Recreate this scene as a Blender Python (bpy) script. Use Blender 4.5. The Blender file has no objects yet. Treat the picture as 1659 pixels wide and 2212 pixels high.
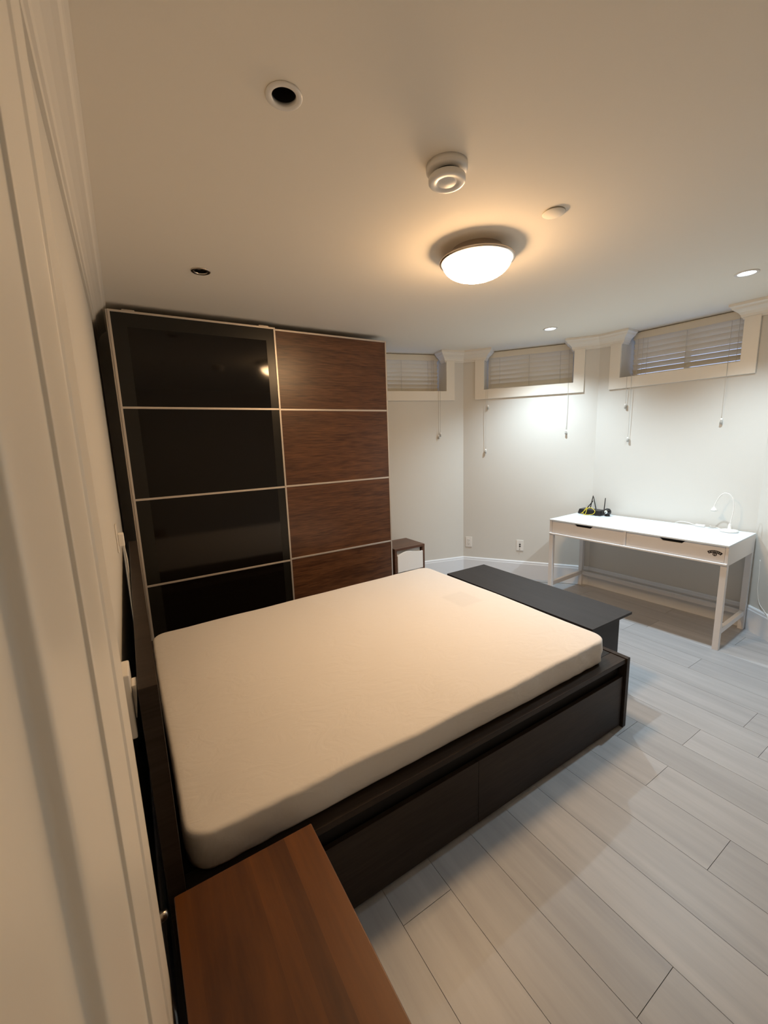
import bpy, bmesh, math, random
from mathutils import Vector, Matrix
random.seed(7)
PI = math.pi
C = bpy.context.scene.collection
S = bpy.context.scene

# ------------------------------------------------------------------ camera
CZ = 1.5211
yaw, pitch, roll, fpx = 0.5521, -0.1720, -0.0335, 892.74
fw = Vector((math.sin(yaw)*math.cos(pitch), math.cos(yaw)*math.cos(pitch), math.sin(pitch)))
r0 = Vector((math.cos(yaw), -math.sin(yaw), 0)); u0 = r0.cross(fw)
r2 = math.cos(roll)*r0 + math.sin(roll)*u0; u2 = -math.sin(roll)*r0 + math.cos(roll)*u0
cam = bpy.data.cameras.new('camera'); co = bpy.data.objects.new('camera', cam); C.objects.link(co)
M4 = Matrix((r2, u2, -fw)).transposed().to_4x4(); M4.translation = Vector((0, 0, CZ))
co.matrix_world = M4
cam.sensor_fit = 'HORIZONTAL'; cam.sensor_width = 36; cam.lens = fpx/1659*36
cam.clip_start = 0.01; cam.clip_end = 60
cam.dof.use_dof = True; cam.dof.focus_distance = 2.6; cam.dof.aperture_fstop = 11.0
S.camera = co

# ------------------------------------------------------------------ world, exposure
w = bpy.data.worlds.new('outdoor_dusk'); S.world = w; w.use_nodes = True
w.node_tree.nodes['Background'].inputs[0].default_value = (0.42, 0.53, 0.85, 1)
w.node_tree.nodes['Background'].inputs[1].default_value = .85
S.view_settings.view_transform = 'Standard'; S.view_settings.look = 'None'
S.view_settings.gamma = 1; S.view_settings.use_curve_mapping = False
S.view_settings.exposure = 1.06
DOME_STRENGTH = 58.0
DOME_COL = (1.0, 0.62, 0.315)
POT_WATT = 55
POT_COL = (0.74, 0.90, 1.0)

# ------------------------------------------------------------------ measured layout
H = 2.4027
XW = -0.07                                  # left wall face
A = Vector((3.1424, 3.4089)); B = Vector((3.869, 2.3522)); Cc = Vector((3.9293, 1.1005)); D = Vector((3.8021, 0.9316))
w1 = Vector((math.cos(-.2533), math.sin(-.2533)))
Y_BACK = 3.745
HB = 0.19

# ------------------------------------------------------------------ materials
def nt(name):
    m = bpy.data.materials.new(name); m.use_nodes = True
    t = m.node_tree; return m, t, t.nodes['Principled BSDF']
def mat(name, col, rough=.5, metal=0, bump=0, bscale=200, spec=.5, coat=0, var=0, vscale=4):
    m, t, b = nt(name)
    b.inputs['Base Color'].default_value = (*col, 1); b.inputs['Roughness'].default_value = rough
    b.inputs['Metallic'].default_value = metal; b.inputs['Specular IOR Level'].default_value = spec
    b.inputs['Coat Weight'].default_value = coat
    tc = t.nodes.new('ShaderNodeTexCoord')
    if var:
        n = t.nodes.new('ShaderNodeTexNoise'); n.inputs['Scale'].default_value = vscale; n.inputs['Detail'].default_value = 3
        r = t.nodes.new('ShaderNodeValToRGB')
        r.color_ramp.elements[0].position = .3; r.color_ramp.elements[1].position = .7
        r.color_ramp.elements[0].color = (*[c*(1-var) for c in col], 1); r.color_ramp.elements[1].color = (*[min(1, c*(1+var)) for c in col], 1)
        t.links.new(tc.outputs['Object'], n.inputs['Vector']); t.links.new(n.outputs['Fac'], r.inputs['Fac']); t.links.new(r.outputs['Color'], b.inputs['Base Color'])
    if bump:
        n = t.nodes.new('ShaderNodeTexNoise'); n.inputs['Scale'].default_value = bscale
        bp = t.nodes.new('ShaderNodeBump'); bp.inputs['Strength'].default_value = bump; bp.inputs['Distance'].default_value = .002
        t.links.new(tc.outputs['Object'], n.inputs['Vector']); t.links.new(n.outputs['Fac'], bp.inputs['Height']); t.links.new(bp.outputs['Normal'], b.inputs['Normal'])
    return m
def wood(name, c0, c1, axis='x', rough=.4, scale=1.0, strips=0, spec=.5, stripaxis='x', fine=.5):
    """procedural grain running along the given axis"""
    m, t, b = nt(name)
    tc = t.nodes.new('ShaderNodeTexCoord'); mp = t.nodes.new('ShaderNodeMapping')
    sc = {'x': (1.2, 16, 16), 'y': (16, 1.2, 16), 'z': (16, 16, 1.2)}[axis]
    mp.inputs['Scale'].default_value = [s*scale for s in sc]
    t.links.new(tc.outputs['Object'], mp.inputs['Vector'])
    n = t.nodes.new('ShaderNodeTexNoise'); n.inputs['Scale'].default_value = 1.6; n.inputs['Detail'].default_value = 9; n.inputs['Roughness'].default_value = .62; n.inputs['Distortion'].default_value = .5
    t.links.new(mp.outputs['Vector'], n.inputs['Vector'])
    n2 = t.nodes.new('ShaderNodeTexNoise'); n2.inputs['Scale'].default_value = 9; n2.inputs['Detail'].default_value = 4
    t.links.new(mp.outputs['Vector'], n2.inputs['Vector'])
    mx = t.nodes.new('ShaderNodeMath'); mx.operation = 'MULTIPLY_ADD'; mx.inputs[1].default_value = fine; mx.inputs[2].default_value = -fine/2
    t.links.new(n2.outputs['Fac'], mx.inputs[0])
    ad = t.nodes.new('ShaderNodeMath'); ad.operation = 'ADD'
    t.links.new(n.outputs['Fac'], ad.inputs[0]); t.links.new(mx.outputs[0], ad.inputs[1])
    src = ad.outputs[0]
    if strips:
        sx = t.nodes.new('ShaderNodeSeparateXYZ'); t.links.new(tc.outputs['Object'], sx.inputs[0])
        mu = t.nodes.new('ShaderNodeMath'); mu.operation = 'MULTIPLY'; mu.inputs[1].default_value = strips
        t.links.new(sx.outputs[stripaxis.upper()], mu.inputs[0])
        fl = t.nodes.new('ShaderNodeMath'); fl.operation = 'FLOOR'; t.links.new(mu.outputs[0], fl.inputs[0])
        wn = t.nodes.new('ShaderNodeTexWhiteNoise'); wn.noise_dimensions = '1D'; t.links.new(fl.outputs[0], wn.inputs['W'])
        a2 = t.nodes.new('ShaderNodeMath'); a2.operation = 'MULTIPLY_ADD'; a2.inputs[1].default_value = .3; a2.inputs[2].default_value = -.15
        t.links.new(wn.outputs['Value'], a2.inputs[0])
        a3 = t.nodes.new('ShaderNodeMath'); a3.operation = 'ADD'; t.links.new(src, a3.inputs[0]); t.links.new(a2.outputs[0], a3.inputs[1]); src = a3.outputs[0]
    r = t.nodes.new('ShaderNodeValToRGB'); r.color_ramp.elements[0].position = .3; r.color_ramp.elements[1].position = .7
    r.color_ramp.elements[0].color = (*c0, 1); r.color_ramp.elements[1].color = (*c1, 1)
    t.links.new(src, r.inputs['Fac']); t.links.new(r.outputs['Color'], b.inputs['Base Color'])
    b.inputs['Roughness'].default_value = rough; b.inputs['Specular IOR Level'].default_value = spec
    bp = t.nodes.new('ShaderNodeBump'); bp.inputs['Strength'].default_value = .12; bp.inputs['Distance'].default_value = .001
    t.links.new(src, bp.inputs['Height']); t.links.new(bp.outputs['Normal'], b.inputs['Normal'])
    return m
def emis(name, col, s, base=(.8, .8, .8)):
    m, t, b = nt(name); b.inputs['Base Color'].default_value = (*base, 1)
    b.inputs['Emission Color'].default_value = (*col, 1); b.inputs['Emission Strength'].default_value = s
    b.inputs['Roughness'].default_value = .3; return m
def glass(name, col=(.9, .93, .92)):
    m, t, b = nt(name); b.inputs['Base Color'].default_value = (*col, 1); b.inputs['Transmission Weight'].default_value = 1
    b.inputs['Roughness'].default_value = .02; b.inputs['IOR'].default_value = 1.1; return m

M = {}
M['wall'] = mat('painted_greige_plaster', (.68, .665, .62), .55, bump=.12, bscale=120)
M['ceil'] = mat('painted_ceiling', (.90, .85, .755), .8, bump=.06, bscale=150)
M['trim'] = mat('white_gloss_trim_paint', (.82, .785, .71), .38, bump=.03, bscale=30)
M['base'] = mat('white_baseboard_paint', (.78, .815, .86), .38, bump=.03, bscale=30)
M['brownblack'] = wood('black_brown_veneer', (.023, .016, .012), (.038, .028, .022), 'x', .36, 1.0, fine=.6, spec=.15)
M['tableblack'] = wood('black_brown_tabletop', (.019, .0165, .017), (.026, .023, .024), 'y', .5, 1.0, spec=.3)
M['recess_shade'] = mat('recess_shade_black', (.006, .005, .005), .8)  # near-black colour stands in for shade inside gaps and cut-outs
M['walnutdoor'] = wood('walnut_effect_panel', (.055, .021, .008), (.135, .058, .024), 'x', .33, .8, fine=1.0)
M['walnut'] = wood('walnut_top', (.060, .018, .003), (.145, .050, .009), 'y', .35, .55, strips=22, stripaxis='x', fine=.2)
M['walnutx'] = wood('walnut_frame', (.07, .030, .015), (.14, .066, .036), 'x', .4, .8)
M['blackglass'] = mat('black_glass', (.006, .0045, .0035), .07, spec=.32)
M['blackglass2'] = mat('black_glass_border', (.012, .011, .0085), .30, spec=.35)
M['alu'] = mat('pale_aluminium_profile', (.62, .56, .50), .38, metal=.55)
M['carcass'] = mat('black_brown_carcass', (.008, .006, .005), .5)
M['sheet'] = mat('cotton_sheet', (.80, .755, .70), .85, bump=.25, bscale=900, spec=.2)
M['mattside'] = mat('grey_mattress_border', (.36, .34, .31), .9, bump=.3, bscale=500)
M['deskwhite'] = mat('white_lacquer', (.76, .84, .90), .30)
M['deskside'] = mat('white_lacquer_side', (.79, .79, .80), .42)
M['whiteplastic'] = mat('white_plastic', (.82, .80, .76), .35)
M['drawerwhite'] = mat('glossy_white_drawer', (.86, .86, .85), .22)
M['blackplastic'] = mat('black_plastic', (.014, .013, .014), .4)
M['blackgloss'] = mat('glossy_black_plastic', (.010, .010, .011), .12)
M['yellow'] = mat('yellow_cable', (.75, .60, .05), .45)
M['blind'] = mat('cream_faux_wood', (.80, .765, .66), .5)
M['cord'] = mat('white_cord', (.62, .60, .55), .7)
M['tassel'] = mat('grey_cable_and_shadow', (.42, .41, .38), .5)  # plain grey for cable and flap; on tassels it paints their shadow
M['nickel'] = mat('brushed_nickel', (.62, .56, .50), .28, metal=1)
M['chrome'] = mat('chrome', (.80, .78, .74), .10, metal=1)
M['dark'] = mat('dark_baffle', (.018, .016, .014), .35)
M['slot'] = mat('socket_slot', (.02, .02, .02), .6)
M['fabricdark'] = mat('sticker_black', (.012, .009, .010), .5)
M['stickerlight'] = mat('sticker_light_print', (.50, .47, .45), .5)
M['pane'] = glass('window_glass')
M['lampglass'] = glass('clear_bulb_glass')
M['dome'] = emis('lit_frosted_glass', DOME_COL, DOME_STRENGTH)
# glow painted into the frosted glass emission: weak at the rim, strongest below
_t = M['dome'].node_tree; _b = _t.nodes['Principled BSDF']
_tc = _t.nodes.new('ShaderNodeTexCoord'); _s = _t.nodes.new('ShaderNodeSeparateXYZ'); _t.links.new(_tc.outputs['Object'], _s.inputs[0])
_r = _t.nodes.new('ShaderNodeMapRange'); _r.inputs['From Min'].default_value = -.052; _r.inputs['From Max'].default_value = -.10
_r.inputs['To Min'].default_value = 2.2; _r.inputs['To Max'].default_value = DOME_STRENGTH
_t.links.new(_s.outputs['Z'], _r.inputs['Value']); _t.links.new(_r.outputs['Result'], _b.inputs['Emission Strength'])
M['pot'] = emis('lit_led_lens', POT_COL, 5.0)
M['led_off'] = mat('unlit_led_lens', (.75, .74, .70), .15)
M['groove'] = mat('floor_joint', (.10, .09, .08), .8)

# plank floor material (per-plank tone from a face attribute)
m, t, b = nt('grey_wood_planks'); M['floor'] = m
tc = t.nodes.new('ShaderNodeTexCoord'); mp = t.nodes.new('ShaderNodeMapping'); mp.inputs['Scale'].default_value = (14, 1.0, 1)
at = t.nodes.new('ShaderNodeAttribute'); at.attribute_name = 'tone'
cm = t.nodes.new('ShaderNodeVectorMath'); cm.operation = 'MULTIPLY_ADD'
t.links.new(at.outputs['Color'], cm.inputs[0]); cm.inputs[1].default_value = (40, 17, 9); t.links.new(tc.outputs['Object'], cm.inputs[2])
t.links.new(cm.outputs[0], mp.inputs['Vector'])
n = t.nodes.new('ShaderNodeTexNoise'); n.inputs['Scale'].default_value = 1.3; n.inputs['Detail'].default_value = 7; n.inputs['Roughness'].default_value = .6
t.links.new(mp.outputs['Vector'], n.inputs['Vector'])
r = t.nodes.new('ShaderNodeValToRGB'); r.color_ramp.elements[0].position = .28; r.color_ramp.elements[1].position = .72
r.color_ramp.elements[0].color = (.315, .325, .345, 1); r.color_ramp.elements[1].color = (.42, .435, .455, 1)
t.links.new(n.outputs['Fac'], r.inputs['Fac'])
hs = t.nodes.new('ShaderNodeHueSaturation'); t.links.new(r.outputs['Color'], hs.inputs['Color'])
mr = t.nodes.new('ShaderNodeMapRange'); mr.inputs['To Min'].default_value = .90; mr.inputs['To Max'].default_value = 1.10
sp = t.nodes.new('ShaderNodeSeparateColor'); t.links.new(at.outputs['Color'], sp.inputs[0]); t.links.new(sp.outputs[0], mr.inputs['Value'])
t.links.new(mr.outputs['Result'], hs.inputs['Value']); t.links.new(hs.outputs['Color'], b.inputs['Base Color'])
b.inputs['Roughness'].default_value = .42
bp = t.nodes.new('ShaderNodeBump'); bp.inputs['Strength'].default_value = .08; bp.inputs['Distance'].default_value = .001
t.links.new(n.outputs['Fac'], bp.inputs['Height']); t.links.new(bp.outputs['Normal'], b.inputs['Normal'])

# ------------------------------------------------------------------ helpers
def thing(name, label, cat, loc=(0, 0, 0), rz=0, group=None, kind=None):
    o = bpy.data.objects.new(name, None); C.objects.link(o); o.location = loc; o.rotation_euler = (0, 0, rz)
    o.empty_display_size = .1
    if label: o['label'] = label
    if cat: o['category'] = cat
    if group: o['group'] = group
    if kind: o['kind'] = kind
    return o
def tag(o, label=None, cat=None, group=None, kind=None):
    for k, v in (('label', label), ('category', cat), ('group', group), ('kind', kind)):
        if v: o[k] = v
    return o
def obj(name, bm, mats, parent=None, bevel=0, seg=2, smooth=False, loc=None):
    me = bpy.data.meshes.new(name)
    bmesh.ops.recalc_face_normals(bm, faces=bm.faces[:])
    bm.to_mesh(me); bm.free()
    o = bpy.data.objects.new(name, me); C.objects.link(o)
    for q in (mats if isinstance(mats, (list, tuple)) else [mats]): me.materials.append(q)
    if parent: o.parent = parent
    if loc: o.location = loc
    if smooth:
        for p in me.polygons: p.use_smooth = True
    if bevel:
        md = o.modifiers.new('bevel', 'BEVEL'); md.width = bevel; md.segments = seg; md.limit_method = 'ANGLE'; md.angle_limit = math.radians(40)
        for p in me.polygons: p.use_smooth = True
        wn = o.modifiers.new('wn', 'WEIGHTED_NORMAL'); wn.keep_sharp = True
    return o
def box(bm, x0, y0, z0, x1, y1, z1, mi=0):
    vs = [bm.verts.new((x, y, z)) for z in (z0, z1) for x, y in ((x0, y0), (x1, y0), (x1, y1), (x0, y1))]
    for f in ((0, 3, 2, 1), (4, 5, 6, 7), (0, 1, 5, 4), (1, 2, 6, 5), (2, 3, 7, 6), (3, 0, 4, 7)):
        fc = bm.faces.new([vs[i] for i in f]); fc.material_index = mi
def bx(*a):
    bm = bmesh.new(); box(bm, *a); return bm
def prism(bm, pts, axis_vec, frame=None, mi=0, cap=True):
    """pts: list of 3D points (closed loop) swept by axis_vec"""
    a = [bm.verts.new(p) for p in pts]; v = Vector(axis_vec); c = [bm.verts.new(Vector(p)+v) for p in pts]
    n = len(pts)
    for i in range(n):
        f = bm.faces.new((a[i], a[(i+1) % n], c[(i+1) % n], c[i])); f.material_index = mi
    if cap:
        for l in (a[::-1], c):
            f = bm.faces.new(l); f.material_index = mi
def loft(bm, loops, close=True, cap=True, mi=0):
    L = [[bm.verts.new(p) for p in lp] for lp in loops]; n = len(L[0])
    for k in range(len(L)-1):
        for i in range(n if close else n-1):
            f = bm.faces.new((L[k][i], L[k][(i+1) % n], L[k+1][(i+1) % n], L[k+1][i])); f.material_index = mi; f.smooth = True
    if cap:
        for l in (L[0][::-1], L[-1]):
            f = bm.faces.new(l); f.material_index = mi
def lathe(bm, prof, cx=0, cy=0, cz=0, seg=40, mi=0, cap=True, frame=None):
    """prof: (r, z) list; axis z, or an orthonormal frame (X,Y,Z)"""
    X, Y, Z = frame or (Vector((1, 0, 0)), Vector((0, 1, 0)), Vector((0, 0, 1)))
    loops = []
    o = Vector((cx, cy, cz))
    for r_, z_ in prof:
        r_ = max(r_, 1e-5)
        loops.append([o + X*(r_*math.cos(2*PI*i/seg)) + Y*(r_*math.sin(2*PI*i/seg)) + Z*z_ for i in range(seg)])
    loft(bm, loops, True, cap, mi)
def tube(bm, pts, rad, seg=8, mi=0):
    pts = [Vector(p) for p in pts]; loops = []
    up = Vector((0, 0, 1))
    n = len(pts)
    prev = None
    for i, p in enumerate(pts):
        d = (pts[min(i+1, n-1)]-pts[max(i-1, 0)]).normalized()
        if prev is None:
            ref = up if abs(d.z) < .9 else Vector((1, 0, 0)); X = d.cross(ref).normalized()
        else:
            X = (prev - d*prev.dot(d)).normalized()
        prev = X; Y = d.cross(X)
        rr = rad[i] if isinstance(rad, (list, tuple)) else rad
        loops.append([p + X*(rr*math.cos(2*PI*k/seg)) + Y*(rr*math.sin(2*PI*k/seg)) for k in range(seg)])
    loft(bm, loops, True, True, mi)
def spline(pts, n=10):
    P = [Vector(p) for p in pts]; P = [P[0]*2-P[1]] + P + [P[-1]*2-P[-2]]; out = []
    for i in range(1, len(P)-2):
        for k in range(n):
            t = k/n; a, b_, c, d = P[i-1], P[i], P[i+1], P[i+2]
            out.append(.5*((2*b_)+(c-a)*t+(2*a-5*b_+4*c-d)*t*t+(3*b_-a-3*c+d)*t**3))
    out.append(P[-2]); return out
def copy_thing(root, loc=None, rz=None, label=None):
    c = root.copy(); C.objects.link(c)
    if loc is not None: c.location = loc
    if rz is not None: c.rotation_euler = (0, 0, rz)
    if label: c['label'] = label
    for ch in list(root.children):
        a = ch.copy(); C.objects.link(a); a.parent = c
        for g in list(ch.children):
            b_ = g.copy(); C.objects.link(b_); b_.parent = a
    return c
def V3(p, z=0): return Vector((p[0], p[1], z))

# ------------------------------------------------------------------ floor
bm = bmesh.new(); lay = bm.loops.layers.float_color.new('tone')
PW = 0.1971; known = {2: .39, 3: -.18, 4: 1.05, 5: .455, 6: .755, 7: .99, 1: .10, 0: -.3}
X0f, X1f, Y0f, Y1f = -.35, 4.35, -1.3, 4.2
k = -5
while .575+k*PW < X1f:
    xa, xb = max(X0f, .575+k*PW), min(X1f, .575+(k+1)*PW)
    off = known.get(k, random.uniform(0, 1.2)) % 1.2
    y = Y0f-1.2; ys = [Y0f]
    y = off-1.2*4
    while y < Y1f:
        if y > Y0f: ys.append(y)
        y += 1.2
    ys.append(Y1f)
    for ya, yb in zip(ys[:-1], ys[1:]):
        g = .0008; n0 = len(bm.faces)
        box(bm, xa+g, ya+g, -.012, xb-g, yb-g, 0)
        bm.faces.ensure_lookup_table(); tone = (random.random(), random.random(), random.random(), 1)
        for f in bm.faces[n0:]:
            for l in f.loops: l[lay] = tone
    k += 1
n0 = len(bm.faces); box(bm, X0f, Y0f, -.06, X1f, Y1f, -.0035, 1)
tag(obj('floor', bm, [M['floor'], M['groove']]), kind='structure')

# ------------------------------------------------------------------ walls (each in its own plane; n points out of the room)
TH = 0.27
def wall_piece(bm, P, d, n, t0, t1, z0, z1, th=TH):
    lo = [V3(P+d*t0, z0), V3(P+d*t1, z0), V3(P+d*t1+n*th, z0), V3(P+d*t0+n*th, z0)]
    prism(bm, lo, (0, 0, z1-z0))
ZO, ZI = 1.9086, 2.0046
d2 = (B-A).normalized(); n2 = Vector((-d2.y, d2.x)); L2 = (B-A).length
d3 = (Cc-B).normalized(); n3 = Vector((-d3.y, d3.x)); L3 = (Cc-B).length
d4 = (D-Cc).normalized(); n4 = Vector((-d4.y, d4.x)); L4 = .62
E4 = Cc+d4*L4
n1 = Vector((-w1.y, w1.x))
T1L = (A.x-1.98)/w1.x
def wall_with_window(name, P, d, n, L, a, b_, pre=0.0, post=0.0):
    bm = bmesh.new()
    wall_piece(bm, P, d, n, -pre, L+post, -.05, ZI)
    wall_piece(bm, P, d, n, -pre, a, ZI, H); wall_piece(bm, P, d, n, b_, L+post, ZI, H)
    return tag(obj(name, bm, M['wall']), kind='structure')
wall_with_window('wall_back', A-w1*T1L, w1, n1, T1L, T1L-1.06, T1L-.2052, 0, .10)
wall_with_window('wall_back_right', A, d2, n2, L2, .2191, 1.0635, 0, .0)
wall_with_window('wall_right', B, d3, n3, L3, .1981, 1.0523, 0, .0)
bm = bmesh.new(); wall_piece(bm, Cc, d4, n4, -.0, L4, -.05, H, .2); tag(obj('wall_right_front', bm, M['wall']), kind='structure')
bm = bmesh.new(); box(bm, XW-.15, Y_BACK, -.05, A.x-w1.x*T1L+.03, Y_BACK+.2, H); tag(obj('wall_behind_wardrobe', bm, M['wall']), kind='structure')
tag(obj('wall_left', bx(XW-.2, -1.25, -.05, XW, Y_BACK+.2, H), M['wall']), kind='structure')
tag(obj('wall_front', bx(XW, -1.25, -.05, E4.x+.1, -1.05, H), M['wall']), kind='structure')
tag(obj('wall_side', bx(E4.x, -1.05, -.05, E4.x+.2, E4.y+.03, H), M['wall']), kind='structure')

# ------------------------------------------------------------------ ceiling with recesses for the downlights
POTS = [(.458, 1.166, .034, 'off'), (.442, 2.424, .034, 'off2'), (3.182, 2.386, .045, 'on'), (3.173, 1.070, .045, 'on')]
ceil = obj('ceiling', bx(-.35, -1.3, H, 4.5, 4.3, H+.16), M['ceil'])
cut = bmesh.new()
for px, py, pr, st in POTS: lathe(cut, [(pr, -.05), (pr, .11)], px, py, H, 40)
cutter = obj('cutter', cut, M['ceil'])
md = ceil.modifiers.new('b', 'BOOLEAN'); md.operation = 'DIFFERENCE'; md.solver = 'EXACT'; md.object = cutter
dg = bpy.context.evaluated_depsgraph_get(); me = bpy.data.meshes.new_from_object(ceil.evaluated_get(dg))
ceil.modifiers.clear(); ceil.data = me; bpy.data.objects.remove(cutter)
tag(ceil, kind='structure')

# ------------------------------------------------------------------ baseboards
def baseboard(name, segs, h=HB):
    """segs: list of 2D points along the wall face; room side given by right-hand offset"""
    prof = [(0, 0), (.016, 0), (.016, h-.03), (.013, h-.022), (.012, h-.008), (.006, h), (0, h)]
    bm = bmesh.new(); loops = []
    N = len(segs)
    for i, p in enumerate(segs):
        dirs = []
        if i > 0: dirs.append((segs[i]-segs[i-1]).normalized())
        if i < N-1: dirs.append((segs[i+1]-segs[i]).normalized())
        ns = [Vector((q.y, -q.x)) for q in dirs]
        b_ = ns[0] if len(ns) == 1 else (ns[0]+ns[1]).normalized()
        b_ = b_/max(.3, b_.dot(ns[0]))
        loops.append([V3(p+b_*o, z) for o, z in prof])
    L = [[bm.verts.new(q) for q in lp] for lp in loops]; n = len(prof)
    for k in range(N-1):
        for i in range(n): bm.faces.new((L[k][i], L[k][(i+1) % n], L[k+1][(i+1) % n], L[k+1][i]))
    bm.faces.new(L[0][::-1]); bm.faces.new(L[-1])
    return tag(obj(name, bm, M['base']), kind='structure')
baseboard('baseboard_back', [A-w1*(T1L-.04), A, B, Cc, E4])
baseboard('baseboard_left', [Vector((XW, .87)), Vector((XW, Y_BACK))], .14)

# ------------------------------------------------------------------ crown mouldings
CP = .082; CB = H-.108
crown_prof = [(0, 0), (.010, 0), (.013, .010), (.020, .014), (.024, .030), (.036, .046), (.052, .060), (.064, .068), (.070, .080), (.074, .084), (.082, .090), (.082, .108), (0, .108)]
def crown(name, segs):
    bm = bmesh.new(); loops = []; N = len(segs)
    for i, p in enumerate(segs):
        dirs = []
        if i > 0: dirs.append((segs[i]-segs[i-1]).normalized())
        if i < N-1: dirs.append((segs[i+1]-segs[i]).normalized())
        ns = [Vector((q.y, -q.x)) for q in dirs]
        b_ = ns[0] if len(ns) == 1 else (ns[0]+ns[1]).normalized()
        b_ = b_/max(.3, b_.dot(ns[0]))
        loops.append([V3(p+b_*o, CB+z-.0005) for o, z in crown_prof])
    L = [[bm.verts.new(q) for q in lp] for lp in loops]; n = len(crown_prof)
    for k in range(N-1):
        for i in range(n): bm.faces.new((L[k][i], L[k][(i+1) % n], L[k+1][(i+1) % n], L[k+1][i]))
    bm.faces.new(L[0][::-1]); bm.faces.new(L[-1])
    return tag(obj(name, bm, M['trim']), kind='structure')
# ends turn back into the window recesses: start a little inside the opening
crown('trim_1', [A-w1*.2052+n1*.09, A-w1*.2052, A, A+d2*.2191, A+d2*.2191+n2*.09])
crown('trim_2', [A+d2*1.0635+n2*.09, A+d2*1.0635, B, B+d3*.1981, B+d3*.1981+n3*.09])
crown('trim_3', [B+d3*1.0523+n3*.09, B+d3*1.0523, Cc, E4])
crown('trim_4', [Vector((XW, -1.05)), Vector((XW, Y_BACK))])

# ------------------------------------------------------------------ windows + blinds
def P3(P, d, n, t_, o, z): return V3(P+d*t_-n*o, z)     # o>0 into the room
def fbox(bm, P, d, n, t0, t1, o0, o1, z0, z1, mi=0):
    lo = [P3(P, d, n, t0, o0, z0), P3(P, d, n, t1, o0, z0), P3(P, d, n, t1, o1, z0), P3(P, d, n, t0, o1, z0)]
    prism(bm, lo, (0, 0, z1-z0), mi=mi)
RD = .185
def window(idx, P, d, n, a, b_):
    """a, b_ opening limits along the wall"""
    tw = .0945
    bm = bmesh.new(); th = .019
    # one U-shaped picture-frame casing
    pts = [(a-tw, ZO), (b_+tw, ZO), (b_+tw, CB+.012), (b_, CB+.012), (b_, ZI), (a, ZI), (a, CB+.012), (a-tw, CB+.012)]
    f0 = [P3(P, d, n, q[0], 0.0, q[1]) for q in pts]
    vec = V3(-n*th, 0)
    prism(bm, f0, vec)
    root = obj('window_%d' % idx, bm, M['trim'], None, .003); tag(root, kind='structure')
    bm = bmesh.new()
    fbox(bm, P, d, n, a, b_, -(RD+.075), -(RD+.045), ZI, ZI+.035); fbox(bm, P, d, n, a, b_, -(RD+.075), -(RD+.045), H-.035, H-.001)
    for q in (a, (a+b_)/2-.018, b_-.035): fbox(bm, P, d, n, q, q+.035, -(RD+.075), -(RD+.045), ZI+.035, H-.035)
    obj('window_frame', bm, M['whiteplastic'], root)
    bm = bmesh.new(); fbox(bm, P, d, n, a+.035, b_-.035, -(RD+.064), -(RD+.058), ZI+.035, H-.035)
    obj('window_pane', bm, M['pane'], root)
def smooth_cord(pts): return spline(pts, 6)
def blind(P, d, n, a, b_, label, tilt, gap_l, gap_r, cords, drop=.006, low=0, lift=0):
    c = (a+b_)/2
    base = P3(P, d, n, c, -RD, ZI); rz = math.atan2(d.y, d.x)
    root = thing('venetian_blind', label, 'window blind', base, rz, 'slatted blinds in the high basement windows')
    wl = -(b_-a)/2+gap_l; wr = (b_-a)/2-gap_r
    hh = H-ZI
    # local frame: x along the wall, y out of the room, z up
    bm = bmesh.new(); prism(bm, [(wl-.004 if gap_l > .01 else wl, -.030, hh-.068), (wl, -.036, hh-.060), (wl, -.036, hh-.012), (wl, -.028, hh-.004), (wl, -.020, hh-.004), (wl, -.020, hh-.068)], (wr-wl, 0, 0))
    obj('valance', bm, M['blind'], root, .0015)
    obj('headrail', bx(wl+.004, -.019, hh-.045, wr-.004, .025, hh-.003), M['blind'], root)
    bm = bmesh.new(); z = hh-.078; zl_ = drop+.030+lift; pitch_ = (z-zl_)/round((z-zl_)/.0435)
    sw = .025
    while z > zl_-.002:
        tl_ = tilt-(low if z < .17 else 0); ct, st = math.cos(tl_), math.sin(tl_)
        loop = []
        for u_, v_ in ((-sw, -.0013), (0, .0010), (sw, -.0013), (sw, .0013), (0, .0036), (-sw, .0013)):
            loop.append((wl, u_*ct+v_*st, z-u_*st+v_*ct))
        prism(bm, loop, (wr-wl, 0, 0)); z -= pitch_
    obj('slats', bm, M['blind'], root)
    obj('bottom_rail', bx(wl, -.02, drop, wr, .02, drop+.016), M['blind'], root, .003)
    for q in (.14, .5, .86):
        x = wl+(wr-wl)*q; bm = bmesh.new()
        yy = .0245*math.cos(tilt)+.002
        box(bm, x-.0016, -yy-.0012, drop+.01, x+.0016, -yy, hh-.06)
        obj('ladder_string', bm, M['cord'], root)
    for (tc_, z_end, tsl) in cords:
        x = tc_-c
        # from the headrail down in front of the slats, over the sill edge, down the wall
        o = -(RD+.024)
        pts = [(x, -.040, hh-.06), (x, -.042, .03), (x, -.060, .010), (x, -RD+.03, .006), (x, o+.002, .003), (x, o-.001, -.02), (x+tsl*.3, o, (z_end-ZI)*.5), (x+tsl, o+.006, z_end-ZI)]
        bm = bmesh.new(); tube(bm, smooth_cord(pts), .0016, 6)
        cd = obj('pull_cord', bm, M['cord'], root)
        bm = bmesh.new(); lathe(bm, [(.003, 0), (.0075, -.004), (.009, -.014), (.0065, -.019)], x+tsl, o+.006, z_end-ZI+.002, 12)
        lathe(bm, [(.006, -.018), (.0085, -.024), (.010, -.040), (.004, -.044)], x+tsl, o+.006, z_end-ZI+.002, 12, 1)  # lower grey piece is the tassel's wall shadow built as a shape
        obj('tassel', bm, [M['whiteplastic'], M['tassel']], cd)
    return root
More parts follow.
